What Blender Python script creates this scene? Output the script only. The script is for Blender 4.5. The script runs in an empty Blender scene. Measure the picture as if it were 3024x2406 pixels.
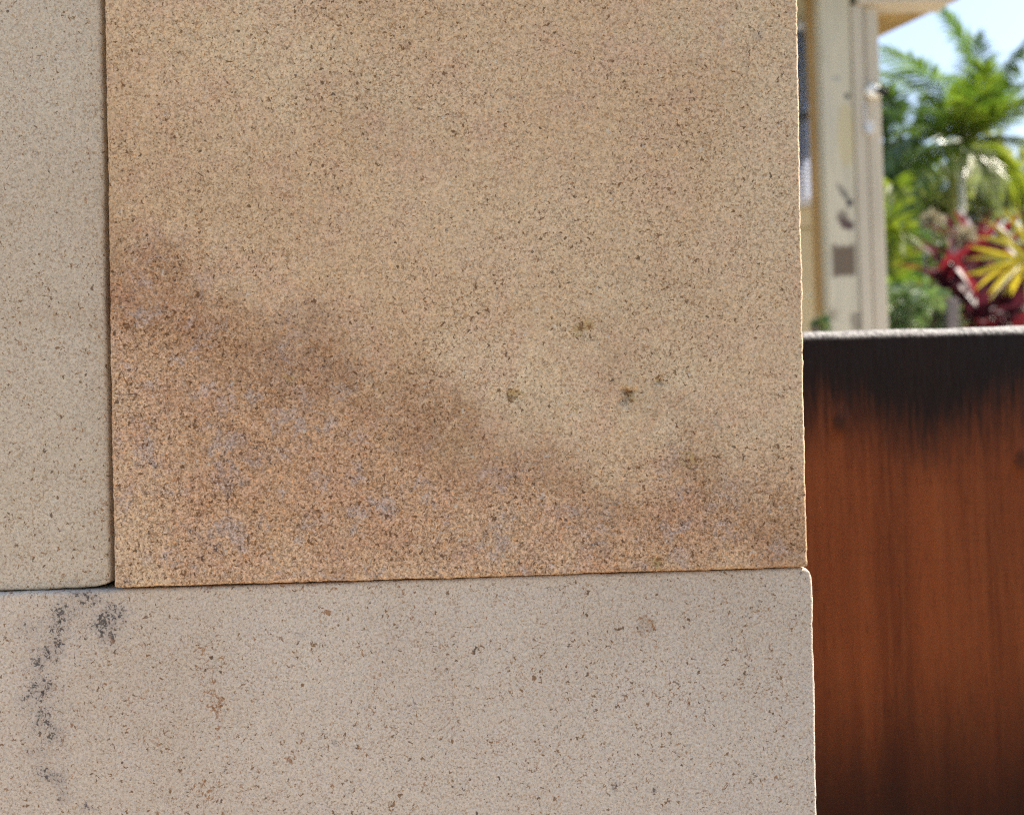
import bpy, math, random
import numpy as np
from mathutils import Vector, Matrix, noise as mnoise

random.seed(7)
rng = np.random.default_rng(11)
R = math.radians
scene = bpy.context.scene
COL = scene.collection

# ------------------------------------------------------------------ camera
W, H = 3024.0, 2406.0                  # photograph's pixel frame, used for measuring
HFOV = R(52)
FPX = W / 2 / math.tan(HFOV / 2)
PITCH, ROLL = R(1.5), R(1.45)
CAM = Vector((0, 0, 0.60))
fwd = Vector((0, math.cos(PITCH), math.sin(PITCH)))
right0 = Vector((1, 0, 0))
up0 = Vector((0, -math.sin(PITCH), math.cos(PITCH)))
up = up0 * math.cos(ROLL) + right0 * math.sin(ROLL)
right = right0 * math.cos(ROLL) - up0 * math.sin(ROLL)
cam = bpy.data.cameras.new('camera')
cam.sensor_width = 36
cam.angle = HFOV
cam.clip_start, cam.clip_end = 0.02, 2000
cam.dof.use_dof = True
cam.dof.focus_distance = 0.60
cam.dof.aperture_fstop = 7.4
co = bpy.data.objects.new('camera', cam)
COL.objects.link(co)
m = Matrix((right, up, -fwd)).transposed().to_4x4()
m.translation = CAM
co.matrix_world = m
scene.camera = co

# ------------------------------------------------------------------ sky and sun
SUN_EL, SUN_AZ = R(47), R(77)          # azimuth measured from +Y (away from camera) towards +X (right)
world = bpy.data.worlds.new('World')
scene.world = world
world.use_nodes = True
wn = world.node_tree.nodes
wl = world.node_tree.links
wn.clear()
sky = wn.new('ShaderNodeTexSky')
sky.sky_type = 'NISHITA'
sky.sun_disc = False
sky.sun_elevation = SUN_EL
sky.sun_rotation = SUN_AZ
sky.air_density, sky.dust_density, sky.ozone_density = 1.0, 1.6, 1.0
bg = wn.new('ShaderNodeBackground')
bg.inputs['Strength'].default_value = 0.11
wo = wn.new('ShaderNodeOutputWorld')
wl.new(sky.outputs[0], bg.inputs[0])
wl.new(bg.outputs[0], wo.inputs[0])
sl = bpy.data.lights.new('sun', 'SUN')
sl.energy = 4.5
sl.angle = R(0.53)
sl.color = (1.0, 0.95, 0.87)
so = bpy.data.objects.new('sun', sl)
COL.objects.link(so)
sun_dir = Vector((math.cos(SUN_EL) * math.sin(SUN_AZ), math.cos(SUN_EL) * math.cos(SUN_AZ), math.sin(SUN_EL)))
so.rotation_euler = sun_dir.to_track_quat('Z', 'Y').to_euler()
so.location = (3, 4, 6)

# ------------------------------------------------------------------ exposure
vs = scene.view_settings
vs.view_transform = 'Standard'
vs.look = 'None'
vs.gamma = 1
vs.use_curve_mapping = False
vs.exposure = 1.37
vs.use_white_balance = True
vs.white_balance_temperature = 6950
vs.white_balance_tint = 10
scene.render.engine = 'CYCLES'
scene.cycles.max_bounces = 6
scene.cycles.use_denoising = False
scene.cycles.filter_width = 1.1
scene.cycles.sample_clamp_indirect = 4.0


# ------------------------------------------------------------------ helpers
def ray(px, py):
    return (fwd + right * ((px - W / 2) / FPX) + up * ((H / 2 - py) / FPX))


def at(px, py, Y):
    """point seen at pixel (px, py) of the photograph, standing at depth Y"""
    d = ray(px, py)
    return CAM + d * (Y / d.y)


SLAB_D = 0.60
SLAB_P = CAM + fwd * SLAB_D


def on_slab(px, py):
    """local x (right) / z (up the slab) of a photograph pixel on the slabs' common front plane"""
    d = ray(px, py)
    p = d * (SLAB_D / d.dot(fwd)) - fwd * SLAB_D
    return np.array((p.dot(right0), p.dot(up0)))


def tag(o, label=None, cat=None, group=None, kind=None):
    if label: o['label'] = label
    if cat: o['category'] = cat
    if group: o['group'] = group
    if kind: o['kind'] = kind
    return o


def empty(name, loc, label=None, cat=None, group=None):
    o = bpy.data.objects.new(name, None)
    o.empty_display_size = 0.05
    o.location = loc
    COL.objects.link(o)
    return tag(o, label, cat, group)


def link(name, mesh, mat, parent=None, loc=(0, 0, 0), smooth=False):
    o = bpy.data.objects.new(name, mesh)
    COL.objects.link(o)
    if mat is not None and not mesh.materials:
        mesh.materials.append(mat)
    if parent: o.parent = parent
    o.location = loc
    if smooth:
        mesh.polygons.foreach_set('use_smooth', [True] * len(mesh.polygons))
    return o


class MB:
    def __init__(self): self.v, self.f = [], []

    def add(self, vs_, fs_):
        n = len(self.v)
        self.v += [tuple(v) for v in vs_]
        self.f += [tuple(i + n for i in f) for f in fs_]
        return self

    def box(self, x0, x1, y0, y1, z0, z1, c=0.0):
        """box with all edges chamfered by c"""
        if c <= 0:
            vv = [(x, y, z) for x in (x0, x1) for y in (y0, y1) for z in (z0, z1)]
            ff = [(0, 1, 3, 2), (4, 6, 7, 5), (0, 4, 5, 1), (2, 3, 7, 6), (0, 2, 6, 4), (1, 5, 7, 3)]
            return self.add(vv, ff)
        import bmesh
        bm = bmesh.new()
        bmesh.ops.create_cube(bm, size=1)
        for v in bm.verts:
            v.co = ((x0 + x1) / 2 + v.co.x * (x1 - x0), (y0 + y1) / 2 + v.co.y * (y1 - y0), (z0 + z1) / 2 + v.co.z * (z1 - z0))
        bmesh.ops.bevel(bm, geom=bm.edges[:], offset=c, segments=2, affect='EDGES', profile=0.5)
        bm.verts.index_update()
        self.add([v.co[:] for v in bm.verts], [[v.index for v in f.verts] for f in bm.faces])
        bm.free()
        return self

    def tube(self, pts, rad, n=8, cap=True):
        pts = [Vector(p) for p in pts]
        vv, ff = [], []
        for i, p in enumerate(pts):
            t = (pts[min(i + 1, len(pts) - 1)] - pts[max(i - 1, 0)]).normalized()
            a = t.cross(Vector((0.13, 0.97, 0.2))).normalized()
            b = t.cross(a).normalized()
            r = rad[i] if hasattr(rad, '__len__') else rad
            for k in range(n):
                q = 2 * math.pi * k / n
                vv.append(p + a * (r * math.cos(q)) + b * (r * math.sin(q)))
        for i in range(len(pts) - 1):
            for k in range(n):
                k2 = (k + 1) % n
                ff.append((i * n + k, i * n + k2, (i + 1) * n + k2, (i + 1) * n + k))
        if cap:
            ff.append(tuple(range(n - 1, -1, -1)))
            ff.append(tuple((len(pts) - 1) * n + k for k in range(n)))
        return self.add(vv, ff)

    def mesh(self, name, origin=(0, 0, 0)):
        me = bpy.data.meshes.new(name)
        o = Vector(origin)
        me.from_pydata([tuple(Vector(v) - o) for v in self.v], [], self.f)
        me.validate()
        me.update()
        return me

    def build(self, name, mat, parent=None, smooth=False):
        org = parent.location if parent else (0, 0, 0)
        g = parent
        acc = Vector((0, 0, 0))
        while g is not None:
            acc += Vector(g.location)
            g = g.parent
        return link(name, self.mesh(name, acc), mat, parent, (0, 0, 0), smooth)


# ------------------------------------------------------------------ node helper
class NT:
    def __init__(self, name):
        self.mat = bpy.data.materials.new(name)
        self.mat.use_nodes = True
        self.t = self.mat.node_tree
        self.t.nodes.clear()
        self.out = self.t.nodes.new('ShaderNodeOutputMaterial')

    def n(self, typ, **kw):
        nd = self.t.nodes.new(typ)
        for k, v in kw.items(): setattr(nd, k, v)
        return nd

    def put(self, sock, v):
        if isinstance(v, bpy.types.NodeSocket):
            self.t.links.new(v, sock)
        else:
            if isinstance(v, (tuple, list)) and len(v) == 3 and sock.type == 'RGBA': v = (*v, 1)
            sock.default_value = v

    def coords(self):
        return self.n('ShaderNodeTexCoord').outputs['Object']

    def math(self, op, a, b=0.0, c=0.0, clamp=False):
        nd = self.n('ShaderNodeMath', operation=op)
        nd.use_clamp = clamp
        for s, v in zip(nd.inputs, (a, b, c)): self.put(s, v)
        return nd.outputs[0]

    def vmath(self, op, a, b):
        nd = self.n('ShaderNodeVectorMath', operation=op)
        self.put(nd.inputs[0], a)
        self.put(nd.inputs[1], b)
        return nd.outputs[0]

    def mapping(self, vec, loc=(0, 0, 0), rot=(0, 0, 0), scale=(1, 1, 1), typ='POINT'):
        nd = self.n('ShaderNodeMapping', vector_type=typ)
        self.put(nd.inputs['Vector'], vec)
        nd.inputs['Location'].default_value = loc
        nd.inputs['Rotation'].default_value = rot
        nd.inputs['Scale'].default_value = scale
        return nd.outputs[0]

    def noise(self, vec, scale, detail=2.0, rough=0.5, dist=0.0, col=False):
        nd = self.n('ShaderNodeTexNoise')
        self.put(nd.inputs['Vector'], vec)
        nd.inputs['Scale'].default_value = scale
        nd.inputs['Detail'].default_value = detail
        nd.inputs['Roughness'].default_value = rough
        nd.inputs['Distortion'].default_value = dist
        return nd.outputs['Color' if col else 'Fac']

    def ramp(self, fac, a, b, lo=0.0, hi=1.0, smooth=True):
        nd = self.n('ShaderNodeMapRange')
        nd.interpolation_type = 'SMOOTHSTEP' if smooth else 'LINEAR'
        nd.clamp = True
        self.put(nd.inputs[0], fac)
        for i, v in zip((1, 2, 3, 4), (a, b, lo, hi)): self.put(nd.inputs[i], v)
        return nd.outputs[0]

    def mix(self, fac, a, b, blend='MIX'):
        nd = self.n('ShaderNodeMix', data_type='RGBA', blend_type=blend)
        self.put(nd.inputs[0], fac)
        self.put(nd.inputs[6], a)
        self.put(nd.inputs[7], b)
        return nd.outputs[2]

    def blob(self, vec, x, z, rx, rz, ang=0.0, power=1.0):
        """soft elliptical patch around local (x, z), 1 in the middle, 0 outside"""
        v = self.mapping(vec, loc=(x, 0, z), rot=(0, ang, 0), scale=(rx, 1000.0, rz), typ='TEXTURE')
        g = self.n('ShaderNodeTexGradient', gradient_type='SPHERICAL')
        self.put(g.inputs[0], v)
        return self.ramp(g.outputs['Fac'], 0.0, 0.85)

    def bump(self, height, strength, dist, normal=None):
        nd = self.n('ShaderNodeBump')
        self.put(nd.inputs['Height'], height)
        nd.inputs['Strength'].default_value = strength
        nd.inputs['Distance'].default_value = dist
        if normal is not None: self.put(nd.inputs['Normal'], normal)
        return nd.outputs[0]

    def principled(self, color, rough=0.8, normal=None, spec=0.3, **kw):
        p = self.n('ShaderNodeBsdfPrincipled')
        self.put(p.inputs['Base Color'], color)
        self.put(p.inputs['Roughness'], rough)
        p.inputs['Specular IOR Level'].default_value = spec
        if normal is not None: self.put(p.inputs['Normal'], normal)
        for k, v in kw.items(): self.put(p.inputs[k], v)
        return p.outputs[0]

    def done(self, shader):
        self.t.links.new(shader, self.out.inputs['Surface'])
        return self.mat


def mul(c, k): return tuple(x * k for x in c)


# ------------------------------------------------------------------ stone
def stone(name, A, B, C, seed, pit_lo, pit_gain, dark=(), pale=(), coarse=(), soot=(), rust_lo=0.70, rust=(),
          soot_lo=0.72, pit_col=(0.115, 0.044, 0.010), pit_w=0.8, pin=0.6, grain=0.5, tintw=0.5, holes=(), peach=(1.08, 0.88, 0.70)):
    """fine-grained limestone. A, B, C: its cream, tan and pinkish tints; dark / pale / coarse / soot / rust: stains and
    coarser beds with shapes of their own, as (x, z, rx, rz, angle, weight) in slab coordinates"""
    k = NT(name)
    obj = k.coords()
    co_ = k.mapping(obj, loc=(seed * 3.1, seed * 1.7, seed * 2.3))
    warp = k.noise(co_, 20, 3, 0.65, col=True)
    wob = k.vmath('ADD', obj, k.vmath('MULTIPLY', k.vmath('SUBTRACT', warp, (0.5, 0.5, 0.5)), (0.075, 0, 0.075)))

    wob2 = k.vmath('ADD', obj, k.vmath('MULTIPLY', k.vmath('SUBTRACT', k.noise(co_, 120, 3, 0.65, col=True), (0.5, 0.5, 0.5)), (0.016, 0, 0.016)))

    def total(lst):
        s = None
        for (x, z, rx, rz, an, w) in lst:
            b = k.math('MULTIPLY', k.blob(wob if rx > 0.028 else wob2, x, z, rx, rz, an), w)
            s = b if s is None else k.math('ADD', s, b)
        return None if s is None else k.math('MINIMUM', s, 1.0)

    big = k.noise(co_, 7, 4, 0.55, 0.4)
    mid = k.noise(co_, 40, 4, 0.65, 0.3)
    col = k.mix(k.ramp(big, 0.36, 0.64), A, B)
    col = k.mix(k.ramp(mid, 0.42, 0.70, 0.0, 0.6), col, C)
    dk, pl, cm = total(dark), total(pale), total(coarse)
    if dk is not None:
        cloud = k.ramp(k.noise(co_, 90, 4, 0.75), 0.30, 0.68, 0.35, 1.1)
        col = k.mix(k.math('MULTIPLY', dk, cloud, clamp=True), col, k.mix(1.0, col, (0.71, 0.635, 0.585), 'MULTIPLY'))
    if pl is not None:
        col = k.mix(pl, col, A)
    if cm is not None:
        col = k.mix(k.math('MULTIPLY', cm, 0.62), col, k.mix(1.0, col, (0.81, 0.650, 0.610), 'MULTIPLY'))
        # grey crystalline patches in the coarse bed
        gp = k.noise(k.mapping(co_, loc=(6, 6, 6)), 70, 4, 0.7, 0.5)
        col = k.mix(k.math('MULTIPLY', cm, k.ramp(gp, 0.52, 0.66, 0, 0.55)), col, (0.42, 0.375, 0.365))
    gain = 1.0 if cm is None else k.math('ADD', 1.0, k.math('MULTIPLY', cm, 0.75))

    # grains: tonal flicker, peach and cool grey crystals
    g1 = k.noise(co_, 640, 2, 0.6)
    g3 = k.noise(k.mapping(co_, loc=(1, 9, 3)), 1150, 1, 0.5)
    gv = k.math('ADD', k.math('MULTIPLY', k.math('SUBTRACT', g1, 0.5), 1.7), k.math('MULTIPLY', k.math('SUBTRACT', g3, 0.5), 1.5))
    gv = k.math('MULTIPLY', gv, gain)
    col = k.mix(1.0, col, k.math('MAXIMUM', k.math('ADD', 1.0, k.math('MULTIPLY', gv, grain)), 0.25), 'MULTIPLY')
    tint = k.noise(k.mapping(co_, loc=(4, 4, 1)), 420, 3, 0.65)
    tw = k.math('MULTIPLY', gain, tintw)
    col = k.mix(k.math('MULTIPLY', k.ramp(tint, 0.50, 0.68), tw), col, k.mix(1.0, col, peach, 'MULTIPLY'))
    col = k.mix(k.math('MULTIPLY', k.ramp(tint, 0.48, 0.34), tw), col, k.mix(1.0, col, (1.03, 1.03, 1.13), 'MULTIPLY'))

    # open pores: many pin-prick pits and fewer wormy ones
    dens = k.math('ADD', k.math('MULTIPLY', k.noise(co_, 55, 3, 0.6), 0.6), k.math('MULTIPLY', k.noise(k.mapping(co_, loc=(4, 1, 1)), 11, 3, 0.6), 0.4))
    thr = k.math('SUBTRACT', pit_lo, k.math('MULTIPLY', k.math('SUBTRACT', dens, 0.5), pit_gain))
    if cm is not None: thr = k.math('SUBTRACT', thr, k.math('MULTIPLY', cm, 0.028))
    p1 = k.noise(k.mapping(co_, loc=(2, 7, 4)), 400, 2.5, 0.55, 0.5)
    p2 = k.noise(k.mapping(co_, loc=(8, 1, 6)), 760, 1.5, 0.55, 0.6)
    pm1 = k.ramp(k.math('SUBTRACT', p1, thr), 0.022, 0.075)
    pm2 = k.ramp(k.math('SUBTRACT', p2, thr), -0.010, 0.040)
    p0 = k.noise(k.mapping(co_, loc=(3, 8, 2)), 205, 3, 0.6, 0.6)
    pm1 = k.math('MAXIMUM', pm1, k.ramp(k.math('SUBTRACT', p0, thr), 0.062, 0.115))
    pits = k.math('MAXIMUM', pm1, k.math('MULTIPLY', pm2, pin))
    pc = k.mix(pm1, mul(pit_col, 1.7), k.mix(k.ramp(k.noise(co_, 190, 2), 0.46, 0.66), pit_col, (0.050, 0.030, 0.020)))
    col = k.mix(k.math('MULTIPLY', pits, pit_w), col, pc)

    # rusty iron specks
    ro = k.noise(k.mapping(co_, loc=(3, 3, 9)), 360, 3, 0.65, 0.6)
    rv = k.math('ADD', ro, k.math('MULTIPLY', k.math('SUBTRACT', k.noise(k.mapping(co_, loc=(6, 3, 2)), 36, 3), 0.5), 0.22))
    rs = total(rust)
    if rs is not None: rv = k.math('ADD', rv, k.math('MULTIPLY', rs, 0.15))
    col = k.mix(k.ramp(rv, rust_lo, rust_lo + 0.10, 0, 0.75), col, (0.27, 0.105, 0.024))

    # black lichen / manganese specks, gathered in clusters
    sn = k.noise(k.mapping(co_, loc=(9, 5, 5)), 470, 3, 0.65, 0.6)
    sv = k.math('ADD', sn, k.math('MULTIPLY', k.math('SUBTRACT', k.noise(k.mapping(co_, loc=(2, 2, 2)), 24, 3), 0.5), 0.16))
    st = total(soot)
    if cm is not None: sv = k.math('ADD', sv, k.math('MULTIPLY', cm, 0.05))
    if st is not None:
        sv = k.math('ADD', sv, k.math('MULTIPLY', st, 0.215))
        col = k.mix(k.math('MULTIPLY', st, 0.30), col, (0.22, 0.195, 0.205))
    col = k.mix(k.ramp(sv, soot_lo, soot_lo + 0.09, 0, 0.82), col, (0.045, 0.042, 0.046))

    # pale shell fragments
    wn_ = k.noise(k.mapping(co_, loc=(7, 7, 1)), 330, 2, 0.5, 0.5)
    col = k.mix(k.ramp(wn_, 0.66, 0.74, 0, 0.5), col, (0.66, 0.61, 0.53))

    # a few bigger broken-out holes: ochre inside
    hm = total(holes)
    if hm is not None:
        hmm = k.ramp(k.math('MULTIPLY', hm, k.ramp(k.noise(co_, 420, 3, 0.7), 0.30, 0.58)), 0.12, 0.5)
        col = k.mix(k.math('MULTIPLY', hmm, 0.85), col, k.mix(k.ramp(k.noise(co_, 330, 2), 0.45, 0.55), (0.50, 0.36, 0.18), (0.20, 0.10, 0.04)))

    # relief: grains and open pores (the same noise fields, sampled on their own so that the shader stays quick)
    hgt = k.math('SUBTRACT', k.math('MULTIPLY', g1, 1.2), k.math('MULTIPLY', k.ramp(p2, pit_lo - 0.05, pit_lo + 0.02), 1.0))
    nrm = k.bump(hgt, 0.7, 0.00035)
    return k.done(k.principled(col, 0.88, nrm, 0.22))


def S(px, py): return on_slab(px, py)


def stain(px, py, rx, ry, deg, w):
    x, z = S(px, py)
    s = 2 * SLAB_D * math.tan(HFOV / 2) / W
    return (float(x), float(z), rx * s, ry * s, R(deg), w)


# tints (real-world base colours of the stones)
brown_stone = stone('brown_limestone', (0.670, 0.533, 0.362), (0.625, 0.455, 0.290), (0.625, 0.430, 0.300), 1.3, 0.603, 0.24,
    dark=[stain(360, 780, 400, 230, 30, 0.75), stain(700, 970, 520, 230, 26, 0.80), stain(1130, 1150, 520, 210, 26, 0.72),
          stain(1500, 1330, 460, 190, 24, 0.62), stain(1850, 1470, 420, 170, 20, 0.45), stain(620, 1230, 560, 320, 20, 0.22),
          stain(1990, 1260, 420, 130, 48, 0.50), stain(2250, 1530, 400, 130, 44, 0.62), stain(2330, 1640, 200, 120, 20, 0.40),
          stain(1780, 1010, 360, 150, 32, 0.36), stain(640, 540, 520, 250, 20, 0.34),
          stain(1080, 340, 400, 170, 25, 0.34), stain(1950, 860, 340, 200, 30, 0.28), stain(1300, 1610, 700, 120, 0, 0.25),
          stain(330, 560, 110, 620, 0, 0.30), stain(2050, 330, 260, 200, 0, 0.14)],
    pale=[stain(1500, 640, 640, 300, 15, 0.40), stain(600, 1610, 420, 130, 0, 0.28), stain(2250, 650, 240, 560, 0, 0.42),
          stain(700, 160, 380, 170, 0, 0.25), stain(1750, 1330, 280, 130, 20, 0.2)],
    coarse=[stain(700, 1370, 1050, 720, 20, 1.0), stain(1450, 1620, 1300, 420, 0, 1.0), stain(2150, 1480, 420, 320, 20, 0.5),
            stain(420, 900, 340, 340, 0, 0.65)],
    soot=[stain(570, 1570, 60, 20, 38, 0.8), stain(640, 1615, 60, 18, 38, 0.7), stain(1760, 1530, 110, 45, 20, 0.4),
          stain(2010, 1330, 80, 50, 40, 0.5), stain(900, 950, 200, 80, 20, 0.35), stain(720, 1320, 140, 60, 30, 0.35),
          stain(860, 1080, 200, 90, 20, 0.30), stain(1800, 1500, 60, 40, 0, 0.35), stain(1420, 1180, 160, 60, 30, 0.25),
          stain(2240, 115, 26, 24, 0, 0.9), stain(370, 1715, 45, 25, 0, 0.6), stain(1780, 1620, 60, 40, 0, 0.45),
          stain(1512, 290, 18, 14, 0, 0.8), stain(1318, 690, 14, 14, 0, 0.8), stain(1065, 695, 14, 16, 0, 0.8)],
    holes=[stain(1520, 1165, 30, 22, 0, 1.0), stain(1722, 970, 50, 30, -30, 0.8), stain(1858, 1170, 24, 38, -30, 1.0),
           stain(1950, 1125, 14, 24, 20, 0.9), stain(2040, 1360, 60, 36, 10, 0.6), stain(515, 400, 24, 14, 0, 0.4),
           stain(1690, 1210, 16, 18, 0, 0.7), stain(850, 1120, 18, 24, 0, 0.7), stain(1940, 1660, 26, 18, 0, 0.8)],
    rust_lo=0.66, soot_lo=0.70, grain=0.56, tintw=0.52)
left_stone = stone('grey_buff_limestone', (0.585, 0.515, 0.412), (0.545, 0.467, 0.365), (0.565, 0.490, 0.398), 5.7, 0.612, 0.22,
    dark=[stain(120, 900, 240, 70, 0, 0.22), stain(120, 1640, 260, 90, 0, 0.18)],
    rust_lo=0.628, soot_lo=0.735, grain=0.36, tintw=0.34, pit_w=0.80, pin=0.52, pit_col=(0.17, 0.075, 0.02))
pale_stone = stone('pale_limestone', (0.592, 0.525, 0.446), (0.552, 0.480, 0.398), (0.572, 0.503, 0.436), 9.1, 0.614, 0.22,
    dark=[stain(1250, 1950, 280, 320, 0, 0.20), stain(1915, 1850, 34, 44, 10, 1.0), stain(1910, 1840, 22, 26, 0, 0.8), stain(480, 2000, 500, 320, 0, 0.12), stain(2050, 1800, 300, 200, 0, 0.12)],
    soot=[stain(125, 2080, 120, 400, 0, 0.42), stain(230, 1800, 190, 110, 10, 0.42), stain(310, 1840, 60, 90, 20, 0.9), stain(335, 1815, 60, 40, 0, 0.9), stain(250, 1765, 70, 36, 10, 0.75), stain(180, 1800, 70, 50, 0, 0.5),
          stain(170, 1850, 60, 60, 0, 0.5), stain(150, 1925, 60, 50, -20, 0.85), stain(110, 1960, 40, 45, 20, 0.7), stain(110, 2040, 60, 50, 0, 0.8),
          stain(120, 2120, 40, 50, 0, 0.9), stain(150, 2175, 40, 36, 0, 0.6), stain(95, 2230, 50, 30, 0, 0.5), stain(130, 2290, 60, 30, 30, 1.0),
          stain(170, 2310, 40, 50, 0, 0.95), stain(175, 2360, 30, 30, 0, 0.8), stain(60, 2080, 60, 50, 0, 0.4), stain(70, 1860, 80, 50, 0, 0.5),
          stain(250, 2395, 60, 22, 0, 0.9), stain(985, 2200, 16, 26, 20, 1.0), stain(1820, 2330, 18, 28, 0, 1.0),
          stain(1935, 2340, 18, 18, 0, 1.0), stain(880, 1880, 36, 18, 0, 0.7), stain(1215, 2088, 14, 14, 0, 0.9), stain(1385, 2105, 12, 12, 0, 0.9),
          stain(1600, 2215, 12, 16, 0, 0.9), stain(2370, 1690, 26, 10, 0, 0.6)],
    rust=[stain(610, 2040, 50, 190, -10, 0.8), stain(1470, 2062, 18, 16, 0, 1.0), stain(950, 1810, 26, 22, 0, 1.0),
          stain(845, 2250, 50, 40, 0, 0.8), stain(600, 2330, 80, 60, 0, 0.7), stain(1915, 1850, 44, 50, 0, 0.75), stain(975, 1745, 20, 30, 0, 0.9),
          stain(1020, 1930, 24, 24, 0, 0.8), stain(1250, 2300, 60, 80, 0, 0.4)],
    rust_lo=0.618, soot_lo=0.715, grain=0.36, tintw=0.34, pit_w=0.82, pin=0.52, pit_col=(0.18, 0.08, 0.02))


def noise1(n, step, amp, scale):
    x = np.arange(n) * step
    off = rng.uniform(0, 100)
    return np.array([mnoise.noise((xi / scale + off, off * 0.37, 0.2)) for xi in x]) * amp


def edge_noise(dist, seed):
    out = []
    for d in dist:
        out.append(0.00035 * mnoise.noise((d / 0.0022, seed, 0.1)) + 0.00035 * mnoise.noise((d / 0.007, seed, 3.1))
                   + 0.0005 * mnoise.noise((d / 0.035, seed, 7.7)))
    return np.array(out)


def slab(name, quad, depth, recess, step, bev, mat, label, corner=(0, 0, 0, 0), pits=(), seed=0.0, und=0.0002):
    """one sawn stone: quad = BL, BR, TR, TL in slab-plane coordinates; a fine grid of real relief on the front face,
    ragged eased arrises, sides and a back"""
    far = (SLAB_D + recess) / SLAB_D        # measured on the common plane, standing a little behind it
    BL, BR, TR, TL = [np.array(q, float) * far for q in quad]
    wd = np.linalg.norm(BR - BL)
    ht = np.linalg.norm(TL - BL)

    def lines(L):
        e = np.array([0, .12, .3, .55, .9, 1.4, 2.1, 3.0, 4.2]) * bev / 2.2
        inner = np.arange(e[-1] + step, L - e[-1] - step * 0.5, step)
        return np.concatenate([e, inner, L - e[::-1]])

    us, vs_ = lines(wd), lines(ht)
    U, V = np.meshgrid(us, vs_)
    nu, nv = len(us), len(vs_)
    dl, dr, db, dt = U, wd - U, V, ht - V
    # bilinear place
    a = (U / wd)[..., None]
    b = (V / ht)[..., None]
    P = (BL * (1 - a) + BR * a) * (1 - b) + (TL * (1 - a) + TR * a) * b
    ex = (BR - BL) / wd
    ez = (TL - BL) / ht
    # rounded corners (BL, BR, TR, TL)
    for ci, (da, dbb, sx, sz) in enumerate(((dl, db, -1, -1), (dr, db, 1, -1), (dr, dt, 1, 1), (dl, dt, -1, 1))):
        Rc = corner[ci]
        if not hasattr(Rc, "__len__") and Rc <= 0: continue
        rx, rz = (Rc if hasattr(Rc, '__len__') else (Rc, Rc))
        msk = (da < rx) & (dbb < rz)
        x = np.clip((rx - da) / rx, 0, 1)
        y = np.clip((rz - dbb) / rz, 0, 1)
        x2 = x * np.sqrt(1 - y * y / 2)
        y2 = y * np.sqrt(1 - x * x / 2)
        ddx = np.where(msk, (x2 - x) * rx, 0) * sx
        ddz = np.where(msk, (y2 - y) * rz, 0) * sz
        P += ddx[..., None] * ex + ddz[..., None] * ez
    # ragged arrises
    fall = 0.004
    for (coord, dd, axis, sgn, s) in ((vs_, dl, ex, 1, 1), (vs_, dr, ex, -1, 2), (us, db, ez, 1, 3), (us, dt, ez, -1, 4)):
        e = edge_noise(coord, seed + s * 13.7)
        E = e[:, None] if s < 3 else e[None, :]
        P += (E * np.exp(-dd / fall) * sgn)[..., None] * axis
    tmin = np.minimum(np.minimum(dl, dr), np.minimum(db, dt))
    q = np.clip(1 - tmin / bev, 0, 1)
    Y = bev * (1 - np.sqrt(np.clip(1 - q * q, 0, 1)))
    # relief
    Z = np.zeros_like(Y)
    for j in range(nv):
        for i in range(nu):
            x, z = P[j, i]
            Z[j, i] = und * mnoise.noise((x * 30 + seed, z * 30, 2.0)) + 0.00012 * mnoise.noise((x * 240, z * 240, seed))
    Y = Y + Z
    for (px_, pz_, r_, d_) in pits:
        dx = P[..., 0] - px_
        dz = P[..., 1] - pz_
        rr = np.sqrt(dx * dx + dz * dz) / r_ * (1 + 0.5 * np.sin(np.arctan2(dz, dx) * 3 + px_ * 900))
        Y += d_ * np.exp(-rr ** 4)
    org = BL
    verts = np.stack([P[..., 0], Y + recess, P[..., 1]], -1).reshape(-1, 3)
    idx = np.arange(nu * nv).reshape(nv, nu)
    faces = np.stack([idx[:-1, :-1], idx[:-1, 1:], idx[1:, 1:], idx[1:, :-1]], -1).reshape(-1, 4).tolist()
    loop = list(idx[0, :]) + list(idx[1:, -1]) + list(idx[-1, -2::-1]) + list(idx[-2:0:-1, 0])
    cen = verts[loop].mean(0)
    vv = verts.tolist()
    prev = loop
    for kk, dep in enumerate((depth * 0.15, depth * 0.5, depth)):
        nw = []
        for li in loop:
            x, y, z = verts[li]
            w = 0.0004 * mnoise.noise((x * 200, dep * 300 + seed, z * 200))
            nw.append(len(vv))
            vv.append([x + w * (1 if x > cen[0] else -1), recess + dep, z + w])
        n = len(loop)
        for i in range(n):
            j = (i + 1) % n
            faces.append([prev[j], prev[i], nw[i], nw[j]])
        prev = nw
    faces.append(list(prev))
    me = bpy.data.meshes.new(name)
    me.from_pydata(vv, [], faces)
    me.update()
    me.polygons.foreach_set('use_smooth', [True] * (len(me.polygons) - 1) + [False])
    o = link(name, me, mat)
    o.location = SLAB_P
    o.rotation_euler = (PITCH, 0, 0)
    return tag(o, label, 'stone slab')


def hit(px, py, r_, d_):
    s = 2 * SLAB_D * math.tan(HFOV / 2) / W
    x, z = S(px, py)
    return (float(x), float(z), r_ * s, d_)


# lower stone: reaches down to the ground
GZ = 0.0
ground_local = -(SLAB_P.z - GZ) / math.cos(PITCH) / (1 + 0.0035 / SLAB_D)
BRl = S(2424, 2406)
low_br = S(2400, 1680)
drift = (BRl - low_br) / (low_br[1] - BRl[1])
pr = low_br + drift * (low_br[1] - ground_local)
TLl = S(-330, 1763)
lower_quad = [(TLl[0] + 0.004, ground_local), (pr[0] - 0.006, ground_local), S(2399, 1676), TLl]
slab('limestone_slab', lower_quad, 0.11, 0.0035, 0.0035, 0.0022, pale_stone,
     'pale grey limestone slab with dark lichen specks at the bottom, carrying the others', corner=(0, 0, (0.0055, 0.0085), 0), seed=3.0)
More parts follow.
